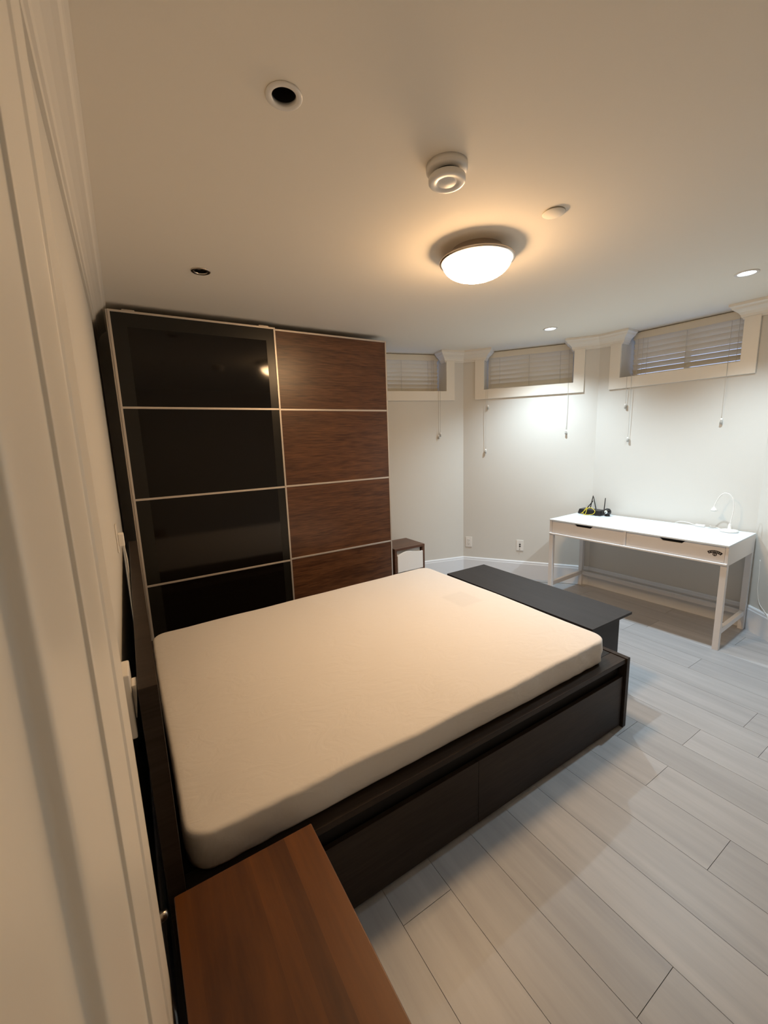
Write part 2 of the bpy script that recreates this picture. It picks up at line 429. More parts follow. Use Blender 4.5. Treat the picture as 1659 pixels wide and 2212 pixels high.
window(1, A, w1, n1, -1.06, -.2052)
window(2, A, d2, n2, .2191, 1.0635)
window(3, B, d3, n3, .1981, 1.0523)
def tpar(P, d, x, y): return (Vector((x, y))-P).dot(d)
blind(A, w1, n1, -1.06, -.2052, 'cream slatted blind partly hidden by the wardrobe', .98, .008, .012,
      [(tpar(A, w1, 2.871, 3.479), 1.58, .0), (tpar(A, w1, 2.871, 3.479)-.02, 1.555, .0)], .0)
blind(A, d2, n2, .2191, 1.0635, 'cream slatted blind in the middle one of the three high windows', .98, .014, .008,
      [(tpar(A, d2, 3.289, 3.195), 1.845, .004), (tpar(A, d2, 3.286, 3.199)-.012, 1.39, .0), (tpar(A, d2, 3.721, 2.568), 1.56, -.003)], .010, 0, .012)
blind(B, d3, n3, .1981, 1.0523, 'cream slatted blind with daylight lines, high above the white desk', .86, .020, .010,
      [(tpar(B, d3, 3.882, 2.087), 1.77, 0), (tpar(B, d3, 3.884, 2.048), 1.475, 0), (tpar(B, d3, 3.916, 1.371), 1.60, -.004)], .012, .10, .012)

# ------------------------------------------------------------------ door casing on the left, close to the camera
plan = [(XW, .808), (-.0482, .806), (-.0470, .800), (-.0470, .668), (-.0505, .664), (-.0500, .60), (-.0478, .50), (-.0466, .456), (-.0478, .4500), (-.0512, .4488), (-.0520, .444),
        (-.0522, .38), (-.0532, .32), (-.0546, .303), (-.0575, .2985), (-.0620, .2970), (-.0660, .2935), (-.0685, .2860), (-.0695, .275), (-.0695, .02), (XW, .02)]
bm = bmesh.new(); prism(bm, [(x, y, 0) for x, y in plan], (0, 0, CB-.001))
tag(obj('trim_5', bm, M['trim'], None, .0015), kind='structure')

# ------------------------------------------------------------------ wardrobe
WY = 3.1358; WL, WM, WR = .0143, 1.0463, 2.0284; WT = 2.3602
wd = thing('wardrobe', 'tall wardrobe with one black glass and one walnut sliding door', 'wardrobe', (0, 0, 0))
bm = bmesh.new(); box(bm, .018, WY+.07, 0, .036, 3.685, 2.33); obj('side_panel', bm, M['carcass'], wd)
bm = bmesh.new(); box(bm, 2.006, WY+.07, 0, 2.024, 3.665, 2.33); obj('side_panel', bm, M['carcass'], wd)
obj('top_panel', bx(.036, WY+.07, 2.30, 2.006, 3.66, 2.33), M['carcass'], wd)
obj('bottom_panel', bx(.036, WY+.07, .03, 2.006, 3.66, .06), M['carcass'], wd)
obj('back_panel', bx(.036, 3.66, .0, 2.006, 3.675, 2.33), M['carcass'], wd)
obj('middle_panel', bx(1.012, WY+.07, .06, 1.030, 3.655, 2.30), M['carcass'], wd)
bm = bmesh.new(); box(bm, .018, WY+.062, 2.27, 2.024, WY+.0695, 2.35); obj('top_rail', bm, M['alu'], wd)
def sliding_door(x0, x1, y, pmat, pname, glassy):
    fr = .013; dep = .026
    bm = bmesh.new()
    box(bm, x0, y, .03, x0+fr, y+dep, WT); box(bm, x1-fr, y, .03, x1, y+dep, WT)
    box(bm, x0+fr, y, WT-fr, x1-fr, y+dep, WT); box(bm, x0+fr, y, .03, x1-fr, y+dep, .03+fr)
    zs = [.5939, 1.1872, 1.7773]
    for z in zs: box(bm, x0+fr, y+.001, z-.007, x1-fr, y+dep-.001, z+.007)
    if glassy:   # frame edge profile stands out at the left side
        box(bm, x0-.010, y+.008, .03, x0, y+dep, WT)
    d_ = obj('sliding_door', bm, M['alu'], wd, .0012)
    zz = [.03+fr]+zs+[WT-fr]
    for i in range(4):
        za = zz[i]+(.007 if i else 0); zb = zz[i+1]-(.007 if i < 3 else 0)
        bm = bmesh.new()
        xa, xb = x0+fr, x1-fr
        if glassy:
            bw = .082
            top = bw if i == 3 else 0
            # lighter printed border along the door's outer edges
            yb = y+.012
            def quadbox(a0, c0, a1, c1, mi): box(bm, a0, y+.005, c0, a1, yb, c1, mi)
            quadbox(xa, za, xa+bw, zb, 1); quadbox(xb-bw*.7, za, xb, zb, 1)
            if top: quadbox(xa+bw, zb-top, xb-bw*.7, zb, 1)
            quadbox(xa+bw, za, xb-bw*.7, zb-top, 0)
            obj('glass_panel', bm, [M['blackglass'], M['blackglass2']], d_)
        else:
            box(bm, xa, y+.004, za, xb, y+.014, zb)
            o = obj('wood_panel', bm, M['walnutdoor'], d_)
    return d_
dl = sliding_door(WL, WM, WY, None, '', True)
dr = sliding_door(WM-.012, WR, WY+.030, None, '', False)
tag(dl, label='black glass sliding door'); tag(dr, label='walnut sliding door')
for x in (.09, .93):
    obj('roller_carrier', bx(x, WY+.004, WT, x+.07, WY+.022, WT+.008), M['alu'], dl, .002)

# ------------------------------------------------------------------ bed
XF, YB, ZB = 2.0688, 1.0165, .388; YF = 2.71
bed = thing('bed_frame', 'black brown bed frame with storage drawers and tall headboard', 'bed')
obj('headboard', bx(-.0364, .9945, 0, .003, 2.7254, 1.0), M['brownblack'], bed, .002)
obj('footboard', bx(XF-.028, YB-.008, .0, XF, YF+.005, ZB), M['brownblack'], bed, .002)
for (ya, yb) in ((YB, YB+.079), (YF-.115, YF)):
    bm = bmesh.new(); box(bm, .004, ya, ZB-.028-.0, XF-.029, yb, ZB-.004); obj('side_rail', bm, M['brownblack'], bed, .0015)
obj('inner_base', bx(.004, YB+.06, .02, XF-.03, YF-.06, .27), M['recess_shade'], bed)
obj('slat_base', bx(.006, YB+.080, .32, XF-.032, YF-.12, .384), M['recess_shade'], bed)
obj('slot_shade_sheet', bx(.006, YB+.035, .0, XF-.032, YB+.049, ZB-.03), M['recess_shade'], bed)  # black sheet added behind the finger slot as painted shade
ys0 = YB+.004
for (xa, xb) in ((.012, 1.0195), (1.0207, XF-.037)):
    bm = bmesh.new(); box(bm, xa, ys0, .012, xb, ys0+.018, .290); dd = obj('drawer', bm, M['brownblack'], bed, .0015)
for (xa, xb) in ((.012, 1.0195), (1.0207, XF-.037)):
    bm = bmesh.new(); box(bm, xa, YF-.022, .012, xb, YF-.004, .290); obj('drawer', bm, M['brownblack'], bed, .0015)

# ------------------------------------------------------------------ mattress
def mattress():
    x0, x1, y0, y1, z0, z1 = .012, 1.940, 1.052, 2.515, .3885, .512
    bm = bmesh.new()
    NX, NY = 110, 84
    rc = .075                                   # plan corner radius
    def hnoise(x, y):
        v = 0
        for a, fx, fy, ph in ((.0016, 2.1, 3.3, .4), (.0012, 5.2, 1.7, 2.1), (.0009, 7.1, 6.3, 1.0), (.0005, 15, 9, .3)):
            v += a*math.sin(fx*x*2+ph+1.3*math.sin(fy*y))*math.cos(fy*y*2+ph)
        return v+.006*max(0, (x-.9))
    def outline(s):                              # s in [0,1): point + outward normal on a rounded rectangle
        segs = []
        lx, ly = x1-x0-2*rc, y1-y0-2*rc; q = PI*rc/2; tot = 2*(lx+ly)+4*q
        s *= tot
        for kind, ln, dat in (('l', lx, ((x0+rc, y0), (1, 0), (0, -1))), ('c', q, (x1-rc, y0+rc, -PI/2)), ('l', ly, ((x1, y0+rc), (0, 1), (1, 0))), ('c', q, (x1-rc, y1-rc, 0)),
                              ('l', lx, ((x1-rc, y1), (-1, 0), (0, 1))), ('c', q, (x0+rc, y1-rc, PI/2)), ('l', ly, ((x0, y1-rc), (0, -1), (-1, 0))), ('c', q, (x0+rc, y0+rc, PI))):
            if s <= ln:
                if kind == 'l': p, dv, nn = dat; return Vector((p[0]+dv[0]*s, p[1]+dv[1]*s)), Vector(nn)
                a = dat[2]+s/rc; return Vector((dat[0]+rc*math.cos(a), dat[1]+rc*math.sin(a))), Vector((math.cos(a), math.sin(a)))
            s -= ln
        return Vector((x0+rc, y0)), Vector((0, -1))
    N = 520
    er = .014
    rings = []
    def ring(inset, z, wr, hn=1):
        lp = []
        for i in range(N):
            p, nn = outline(i/N)
            s = i/N*7.3
            wob = .5*wr*(math.sin(i*.23+3*math.sin(i*.045))*.5+math.sin(i*.71+2.7*math.sin(i*.031))*.25+.6*math.sin(i*.083))
            wob += .004*hn*math.sin(p.x*5.1+1.2)*math.sin(p.y*3.7+p.x*9)
            # gathers fanning out near the corners
            cd = min(abs(p.x-x0), abs(p.x-x1))+min(abs(p.y-y0), abs(p.y-y1))
            wob += wr*.45*math.exp(-(cd/.35)**2)*math.sin(i*.9+z*95)
            q = p-nn*(inset-wob)
            q.y += (q.y-y0)/(y1-y0)*((q.x-x0)/(x1-x0)-.5)*.05
            lp.append((q.x, q.y, z+hn*hnoise(q.x, q.y)))
        return lp
    rings.append(ring(.022, z0, .0, 0)); rings.append(ring(.010, z0+.004, .003, 0)); rings.append(ring(.003, z0+.016, .006, .3)); rings.append(ring(.0, z0+.038, .0075, .5)); rings.append(ring(-.003, z0+.062, .006, .8)); rings.append(ring(-.003, z0+.084, .0045, 1)); rings.append(ring(-.002, z1-er*1.05, .002, 1))
    for k in range(1, 7):
        a = k/6*PI/2; rings.append(ring(er*(1-math.cos(a))-.002*(1-k/6), z1-er*(1-math.sin(a)), .0018*(1-k/6)))
    rings.append(ring(er+.012, z1+.001, 0)); rings.append(ring(er+.03, z1+.0005, 0)); rings.append(ring(er+.05, z1+.0005, 0))
    loops = rings
    L = [[bm.verts.new(p) for p in lp] for lp in loops]
    for k in range(len(L)-1):
        for i in range(N):
            f = bm.faces.new((L[k][i], L[k][(i+1) % N], L[k+1][(i+1) % N], L[k+1][i])); f.smooth = True
            f.material_index = 0
    bm.faces.new(L[0][::-1])
    # top: shrink rings to centre
    cx, cy = (x0+x1)/2, (y0+y1)/2
    prev = L[-1]; last = [v.co.copy() for v in prev]
    for s in (.96, .9, .83, .76, .69, .62, .55, .48, .41, .34, .27, .2, .13, .06):
        cur = [bm.verts.new((cx+(q.x-cx)*s, cy+(q.y-cy)*s, z1+.0005+hnoise(cx+(q.x-cx)*s, cy+(q.y-cy)*s))) for q in last]
        for i in range(N):
            f = bm.faces.new((prev[i], prev[(i+1) % N], cur[(i+1) % N], cur[i])); f.smooth = True
        prev = cur
    f = bm.faces.new(prev); f.smooth = True
    return bm
m, t, b = nt('fitted_cotton_sheet'); M['sheet2'] = m
tc = t.nodes.new('ShaderNodeTexCoord')
b.inputs['Roughness'].default_value = .9; b.inputs['Specular IOR Level'].default_value = .15
sx = t.nodes.new('ShaderNodeSeparateXYZ'); t.links.new(tc.outputs['Object'], sx.inputs[0])
def band(t, src, c, hw, soft):
    s = t.nodes.new('ShaderNodeMath'); s.operation = 'SUBTRACT'; s.inputs[1].default_value = c; t.links.new(src, s.inputs[0])
    a = t.nodes.new('ShaderNodeMath'); a.operation = 'ABSOLUTE'; t.links.new(s.outputs[0], a.inputs[0])
    r_ = t.nodes.new('ShaderNodeMapRange'); r_.inputs['From Min'].default_value = hw-soft; r_.inputs['From Max'].default_value = hw+soft
    r_.inputs['To Min'].default_value = 1; r_.inputs['To Max'].default_value = 0; t.links.new(a.outputs[0], r_.inputs['Value']); return r_.outputs['Result']
bxm = band(t, sx.outputs['X'], 1.70, .085, .012); bym = band(t, sx.outputs['Y'], 1.86, .10, .012)
mu = t.nodes.new('ShaderNodeMath'); mu.operation = 'MULTIPLY'; t.links.new(bxm, mu.inputs[0]); t.links.new(bym, mu.inputs[1])
mu2 = t.nodes.new('ShaderNodeMath'); mu2.operation = 'MULTIPLY'; mu2.inputs[1].default_value = .22; t.links.new(mu.outputs[0], mu2.inputs[0])
mix = t.nodes.new('ShaderNodeMix'); mix.data_type = 'RGBA'; mix.inputs['A'].default_value = (.70, .68, .65, 1); mix.inputs['B'].default_value = (.52, .51, .49, 1)
t.links.new(mu2.outputs[0], mix.inputs['Factor']); t.links.new(mix.outputs['Result'], b.inputs['Base Color'])
mp = t.nodes.new('ShaderNodeMapping'); mp.inputs['Scale'].default_value = (5, 9, 9); t.links.new(tc.outputs['Object'], mp.inputs['Vector'])
n = t.nodes.new('ShaderNodeTexNoise'); n.inputs['Scale'].default_value = 1.2; n.inputs['Detail'].default_value = 5; n.inputs['Distortion'].default_value = 2.2
t.links.new(mp.outputs['Vector'], n.inputs['Vector'])
bp = t.nodes.new('ShaderNodeBump'); bp.inputs['Strength'].default_value = .22; bp.inputs['Distance'].default_value = .012
t.links.new(n.outputs['Fac'], bp.inputs['Height'])
n = t.nodes.new('ShaderNodeTexNoise'); n.inputs['Scale'].default_value = 700
bp2 = t.nodes.new('ShaderNodeBump'); bp2.inputs['Strength'].default_value = .1; bp2.inputs['Distance'].default_value = .001
t.links.new(tc.outputs['Object'], n.inputs['Vector']); t.links.new(n.outputs['Fac'], bp2.inputs['Height']); t.links.new(bp.outputs['Normal'], bp2.inputs['Normal']); t.links.new(bp2.outputs['Normal'], b.inputs['Normal'])
tag(obj('mattress', mattress(), M['sheet2']), 'mattress in an off-white fitted sheet lying on the dark bed frame', 'mattress')

# ------------------------------------------------------------------ low dark table behind the foot of the bed
TX0, TX1, TY0, TY1, TZ = 2.0750, 2.4805, 1.2187, 2.44, .455
tb = thing('coffee_table', 'long low black brown table pushed against the bed foot', 'table', ((TX0+TX1)/2, (TY0+TY1)/2, 0))
hx, hy = (TX1-TX0)/2, (TY1-TY0)/2
obj('table_top', bx(-hx, -hy, TZ-.016, hx, hy, TZ), M['tableblack'], tb, .0015)
for s in (-1, 1):
    ya = s*(hy-.055); obj('end_panel', bx(-hx+.03, min(ya, ya-s*.018), 0, hx-.03, max(ya, ya-s*.018), TZ-.0165), M['tableblack'], tb, .001)
obj('stretcher_panel', bx(-.009, -hy+.075, .12, .009, hy-.075, TZ-.0165), M['tableblack'], tb)

# ------------------------------------------------------------------ nightstands
def nightstand(label, loc, rz, width, depth, h, group='walnut nightstands with wavy white drawers'):
    """front faces local -y; origin at the floor below the centre"""
    root = thing('nightstand', label, 'nightstand', loc, rz, group)
    hw, hd = width/2, depth/2; ft = .024
    obj('top_board', bx(-hw, -hd, h-ft, hw, hd, h), M['walnutx'] if group else M['walnut'], root, .0015)
    for s in (-1, 1):
        xa = s*(hw-.0005); obj('side_board', bx(min(xa, xa-s*ft), -hd+.0005, .0, max(xa, xa-s*ft), hd-.0005, h-ft-.0003), M['walnutx'], root, .001)
    obj('back_board', bx(-hw+ft+.001, hd-.014, .05, hw-ft-.001, hd-.002, h-ft-.001), M['walnutx'], root)
    obj('bottom_board', bx(-hw+ft+.001, -hd+.03, .045, hw-ft-.001, hd-.015, .063), M['walnutx'], root)
    obj('inner_panel', bx(-hw+ft+.012, -hd+.034, .066, hw-ft-.012, -hd+.050, h-ft-.004), M['drawerwhite'], root)
    zs = [(.066, .066+(h-ft-.09)/2-.006), (.066+(h-ft-.09)/2+.006, h-ft-.018)]
    for za, zb in zs:
        bm = bmesh.new(); n_ = 24; x0_, x1_ = -hw+ft+.004, hw-ft-.004
        up = []
        for i in range(n_+1):
            u_ = i/n_
            up.append((x0_+(x1_-x0_)*u_, zb-.022+.012*math.sin(u_*2*PI-.6)+.010*math.sin(u_*PI*1.0)+.008*u_))
        lp = [(x0_, -hd-.006, za)] + [(x, -hd-.006, z) for x, z in up] + [(x1_, -hd-.006, za)]
        prism(bm, lp, (0, .018, 0))
        obj('drawer', bm, M['drawerwhite'], root, .002)
    return root
nightstand('small walnut nightstand between the wardrobe and the back corner', ((2.062+2.4163)/2, (3.1769+3.4995)/2, 0), 0, 2.4163-2.062, 3.4995-3.1769, .5)
# near one: front faces +x, back against the left wall
nw, nd = .52, .337
ns = thing('nightstand', 'reddish walnut nightstand beside the near side of the mattress', 'nightstand', (-.0235+nd/2, .942-nw/2, 0), 0, 'walnut nightstands with wavy white drawers')
hw, hd = nd/2, nw/2
obj('top_board', bx(-hw, -hd, .476, hw, hd, .5), M['walnut'], ns, .0025)
for s in (-1, 1):
    ya = s*(hd-.0005); obj('side_board', bx(-hw+.0005, min(ya, ya-s*.024), 0, hw-.0005, max(ya, ya-s*.024), .4755), M['walnut'], ns, .001)
obj('back_board', bx(-hw+.002, -hd+.026, .05, -hw+.014, hd-.026, .475), M['walnut'], ns)
obj('bottom_board', bx(-hw+.015, -hd+.026, .045, hw-.03, hd-.026, .063), M['walnut'], ns)
for za, zb in ((.066, .262), (.270, .462)):
    bm = bmesh.new(); lp = [(hw-.010, -hd+.028, za)]
    for i in range(25):
        u_ = i/24; lp.append((hw-.010, -hd+.028+(nw-.056)*u_, zb-.020+.012*math.sin(u_*2*PI-.6)+.010*math.sin(u_*PI)))
    lp.append((hw-.010, hd-.028, za)); prism(bm, lp, (.018, 0, 0)); obj('drawer', bm, M['drawerwhite'], ns, .002)

# ------------------------------------------------------------------ desk
ang = -1.5202
desk = thing('desk', 'white two drawer desk against the right wall', 'desk', (3.2672+.004, 2.3919, 0), ang)
DW, DD, DZ = 1.3331, .566, .7523
# local frame: x along the front (0..DW), y towards the wall (0..DD)
obj('desk_top', bx(0, 0, DZ-.012, DW, DD, DZ), M['deskwhite'], desk, .0015)
for s in (0, 1):
    xa = 0.001 if s == 0 else DW-.019
    obj('side_panel', bx(xa, .006, DZ-.145, xa+.018, DD-.002, DZ-.0125), M['deskside'], desk, .001)
obj('back_rail', bx(.020, DD-.020, DZ-.145, DW-.020, DD-.003, DZ-.0125), M['deskside'], desk)
obj('under_panel', bx(.020, .030, DZ-.143, DW-.020, DD-.021, DZ-.135), M['deskside'], desk)
obj('front_lip', bx(.002, -.004, DZ-.142, DW-.002, .022, DZ-.127), M['deskside'], desk, .003)
obj('drawer_divider', bx(DW/2-.009, .005, DZ-.1265, DW/2+.009, .024, DZ-.013), M['deskside'], desk)
for (xa, xb) in ((.022, DW/2-.011), (DW/2+.011, DW-.022)):
    bm = bmesh.new(); c_ = (xa+xb)/2 - (.02 if xa < .1 else .0)
    zt_, zb_ = DZ-.014, DZ-.125
    prof = [(xa, zb_), (xb, zb_), (xb, zt_), (c_+.085, zt_), (c_+.062, zt_-.022), (c_-.062, zt_-.022), (c_-.085, zt_), (xa, zt_)]
    prism(bm, [(x, .012, z) for x, z in prof], (0, .014, 0))
    dr_ = obj('drawer', bm, M['deskside'], desk, .0008)
    obj('handle_shade_plate', bx(c_-.086, .0262, zt_-.026, c_+.086, .0292, zt_), M['recess_shade'], dr_)  # black plate stands in for the shade inside the handle notch
    if xa > .5:
        # round-arched sticker with a badge: dark shapes with pale print
        bm = bmesh.new(); cx_ = xb-.055; cz_ = DZ-.118; R_ = .075
        yy = .0112
        N_ = 18; out = []; inn = []
        for i in range(N_+1):
            a = math.radians(126-72*i/N_); out.append((cx_+R_*math.cos(a), yy, cz_+R_*math.sin(a)-.004)); inn.append((cx_+(R_-.019)*math.cos(a), yy, cz_+(R_-.019)*math.sin(a)-.004))
        for i in range(N_):
            vs = [bm.verts.new(p) for p in (out[i], out[i+1], inn[i+1], inn[i])]; f = bm.faces.new(vs)
            r_ = bmesh.ops.extrude_face_region(bm, geom=[f]); bmesh.ops.translate(bm, vec=(0, .0006, 0), verts=[v for v in r_['geom'] if isinstance(v, bmesh.types.BMVert)])
        lathe(bm, [(.0125, 0), (.0125, .0006)], cx_, yy, cz_+.043, 20, 0, True, (Vector((1, 0, 0)), Vector((0, 0, 1)), Vector((0, 1, 0))))
        for a_, l_ in ((118, .009), (108, .007), (100, .010), (90, .007), (82, .008), (74, .007), (64, .009)):
            a = math.radians(a_); q = Vector((cx_+(R_-.0095)*math.cos(a), yy-.0004, cz_+(R_-.0095)*math.sin(a)-.004))
            box(bm, q.x-.0022, q.y-.0001, q.z-l_/2, q.x+.0022, q.y+.0003, q.z+l_/2, 1)
        for dx_ in (-.005, .004): box(bm, cx_+dx_-.002, yy-.0005, cz_+.037, cx_+dx_+.003, yy-.0001, cz_+.049, 1)
        tag(obj('sticker', bm, [M['fabricdark'], M['stickerlight']], dr_), label='dark arched badge sticker with pale print')
lt = .036
for (xa, ya) in ((.001, .004), (DW-lt-.001, .004), (.001, DD-lt-.004), (DW-lt-.001, DD-lt-.004)):
    obj('leg', bx(xa, ya, 0, xa+lt, ya+lt, DZ-.1455), M['deskside'], desk, .0015)
for xa in (.006, DW-.032):
    obj('side_stretcher', bx(xa, lt+.005, .11, xa+.026, DD-lt-.005, .148), M['deskside'], desk, .001)
obj('rear_stretcher', bx(lt+.002, DD-.034, .11, DW-lt-.002, DD-.012, .148), M['deskside'], desk, .001)
obj('cable_flap', bx(.45, DD-.050, DZ+.0002, .83, DD-.046, DZ+.0007), M['tassel'], desk)

def desk_pt(x, y, z=0):
    return Vector((3.2712+x*math.cos(ang)-y*math.sin(ang), 2.3919+x*math.sin(ang)+y*math.cos(ang), DZ+z))

# ------------------------------------------------------------------ router + yellow cable + webcam
rt = thing('router', 'black wireless router with three upright antennas on the desk', 'router', desk_pt(.135, DD-.085), ang)
bm = bmesh.new()
box(bm, -.112, -.06, .004, .112, .045, .050)
bmesh.ops.scale(bm, vec=(.9, .88, 1), verts=[v for v in bm.verts if v.co.z > .02])
obj('body', bm, M['blackplastic'], rt, .006, 3, loc=None).rotation_euler = (math.radians(0), 0, 0)
for q in (-.07, .05): obj('foot', bx(q, -.052, .0, q+.02, .03, .005), M['blackplastic'], rt)
def antenna(x, y, tipx, tipy, tipz):
    bm = bmesh.new()
    b0 = Vector((x, y, .022)); tp = Vector((tipx, tipy, tipz)); dv = tp-b0
    tube(bm, [b0, b0+dv*.12, b0+dv*.16, b0+dv*.95, tp], [.006, .006, .005, .0038, .002], 8)
    obj('antenna', bm, M['blackplastic'], rt)
antenna(-.045, .040, -.020, .045, .175); antenna(.020, .044, -.020, .050, .165); antenna(-.085, .030, -.015, .040, .125); antenna(.098, .030, .106, .03, .165)
bm = bmesh.new()
o_ = desk_pt(.135, DD-.085)
def rl(x, y, z): return desk_pt(.135+x, DD-.085+y, z)
pts = [rl(-0.0663, -0.0828, 0.0055), rl(-0.0325, -0.0775, 0.0380), rl(-0.0082, -0.0733, 0.0630), rl(0.0323, -0.0733, 0.0730), rl(0.0688, -0.0796, 0.0505), rl(0.0620, -0.0859, 0.0230), rl(0.0215, -0.0880, 0.0080), rl(-0.0325, -0.0880, 0.0055), rl(-0.0393, -0.0838, 0.0280), rl(-0.0190, -0.0796, 0.0605), rl(-0.0082, -0.0754, 0.0705), rl(-0.0136, -0.0859, 0.0205), rl(-0.0244, -0.0933, 0.0043)]
tube(bm, spline(pts, 8), .0026, 8)
tag(obj('network_cable', bm, M['yellow']), 'coiled yellow cable in front of the black router', 'cable')
wc = thing('webcam', 'small round black camera beside the router', 'camera', desk_pt(.282, DD-.085), ang)
wc.scale = (1.25, 1.25, 1.25)
bm = bmesh.new(); lathe(bm, [(.001, .008), (.016, .010), (.024, .020), (.026, .033), (.023, .046), (.014, .056), (.001, .059)], 0, 0, 0, 28); obj('body', bm, M['blackgloss'], wc)
bm = bmesh.new(); lathe(bm, [(.018, 0), (.020, .003), (.017, .008), (.010, .010)], 0, 0, 0, 24); obj('stand', bm, M['blackplastic'], wc)
bm = bmesh.new(); lathe(bm, [(.013, 0), (.013, .004), (.008, .005), (.006, .003)], .0, -.0225, .034, 20, 0, True, (Vector((1, 0, 0)), Vector((0, 0, 1)), Vector((0, -1, 0)))); obj('lens', bm, M['chrome'], wc)

# ------------------------------------------------------------------ desk lamp
dlp = thing('desk_lamp', 'white gooseneck lamp at the right end of the desk', 'desk lamp', desk_pt(1.195, DD-.085), ang)
bm = bmesh.new(); lathe(bm, [(.052, 0), (.056, .003), (.056, .012), (.050, .016), (.020, .019), (.011, .024), (.0085, .055), (.0065, .062)], 0, 0, 0, 40); obj('base', bm, M['whiteplastic'], dlp)
bm = bmesh.new(); neck = spline([(0, 0, .055), (.006, 0, .10), (.012, 0, .17), (.006, 0, .235), (-.018, 0, .280), (-.050, -.004, .290), (-.078, -.008, .262), (-.096, -.010, .215), (-.102, -.012, .188)], 8)
tube(bm, neck, .0036, 10); obj('gooseneck', bm, M['whiteplastic'], dlp)
bm = bmesh.new(); lathe(bm, [(.0045, .020), (.006, .012), (.0065, .006), (.012, .0), (.021, -.014), (.0225, -.020), (.0205, -.020), (.012, -.004)], -.103, -.012, .172, 28, cap=False); obj('lamp_shade', bm, M['whiteplastic'], dlp)
bm = bmesh.new(); lathe(bm, [(.001, .0), (.012, -.002), (.017, -.014), (.015, -.022), (.001, -.025)], -.103, -.012, .170, 24); obj('bulb', bm, M['led_off'], dlp)
bm = bmesh.new(); tube(bm, spline([desk_pt(1.150, DD-.060, .004), desk_pt(1.10, DD-.030, .012), desk_pt(1.06, DD-.012, .010), desk_pt(1.045, DD+.006, .004), desk_pt(1.04, DD+.009, -.05)], 8), .0022, 6)
tag(obj('lamp_cable', bm, M['whiteplastic']), 'white cable running from the desk lamp base to the wall', 'cable')
# power lead with plug at the back of the desk
pl = thing('power_lead', 'white lead with a plug lying at the back edge of the desk', 'cable', desk_pt(.9, DD-.02), ang)
bm = bmesh.new(); tube(bm, spline([(-.10, .027, -.05), (-.095, .026, -.004), (-.082, .016, .008), (-.05, 0, .022), (.0, -.004, .022), (.045, -.006, .012), (.062, -.008, .010)], 8), .0028, 8); obj('cord', bm, M['whiteplastic'], pl)
obj('plug', bx(.060, -.020, .001, .125, .002, .019), M['whiteplastic'], pl, .004)
# cable from the desk down to the floor at the right
bm = bmesh.new()
tube(bm, spline([(3.885, 1.044, .56), (3.880, 1.038, .45), (3.868, 1.030, .33), (3.855, 1.01, .24), (3.80, .95, .19), (3.765, .90, .10), (3.74, .86, .012), (3.70, .76, .004)], 8), .0022, 6)
tag(obj('hanging_cable', bm, M['whiteplastic']), 'thin white cable hanging behind the right rear desk leg', 'cable')
bm = bmesh.new()
tube(bm, spline([(3.44, 2.93, .006), (3.48, 2.80, .004), (3.56, 2.66, .004), (3.68, 2.53, .004), (3.77, 2.42, .004), (3.79, 2.33, .004)], 8), .003, 6)
tag(obj('floor_cable', bm, M['tassel']), 'grey cable lying on the floor along the back baseboard', 'cable')

# ------------------------------------------------------------------ wall plates
def plate(label, P, d, n, t_, z, kind):
    root = thing('wall_outlet', label, 'wall outlet', P3(P, d, n, t_, 0, z), math.atan2(d.y, d.x), None)
    obj('cover_plate', bx(-.036, -.006, -.058, .036, -.0005, .058), M['whiteplastic'], root, .002)
    if kind == 'power':
        obj('socket_face', bx(-.017, -.0085, -.034, .017, -.0062, .034), M['whiteplastic'], root, .001)
        bm = bmesh.new()
        for zz_ in (-.018, .018):
            box(bm, -.008, -.0092, zz_-.004, -.0062, -.0086, zz_+.006); box(bm, .0062, -.0092, zz_-.004, .008, -.0086, zz_+.005)
            lathe(bm, [(.0025, 0), (.0025, .0006)], 0, -.0086, zz_-.009, 12, 0, True, (Vector((1, 0, 0)), Vector((0, 0, 1)), Vector((0, -1, 0))))
        obj('slots', bm, M['slot'], root)
    else:
        for zz_, rr in ((.012, .0085), (-.010, .0085)):
            bm = bmesh.new(); lathe(bm, [(rr, 0), (rr, .002), (rr*.6, .0022)], 0, -.0062, zz_, 20, 0, True, (Vector((1, 0, 0)), Vector((0, 0, 1)), Vector((0, -1, 0)))); obj('round_jack', bm, M['slot'], root)
        bm = bmesh.new(); lathe(bm, [(.003, 0), (.003, .0012)], 0, -.0062, .036, 12, 0, True, (Vector((1, 0, 0)), Vector((0, 0, 1)), Vector((0, -1, 0)))); obj('screw', bm, M['nickel'], root)
        bm = bmesh.new(); lathe(bm, [(.0045, 0), (.0045, .010), (.003, .011)], 0, -.0062, -.036, 12, 0, True, (Vector((1, 0, 0)), Vector((0, 0, 1)), Vector((0, -1, 0)))); obj('coaxial_stub', bm, M['nickel'], root)
    return root
plate('white power outlet near the back corner', A, d2, n2, tpar(A, d2, 3.178, 3.357), .364, 'power')
plate('white wall plate with two round black jacks', A, d2, n2, tpar(A, d2, 3.489, 2.905), .361, 'jack')
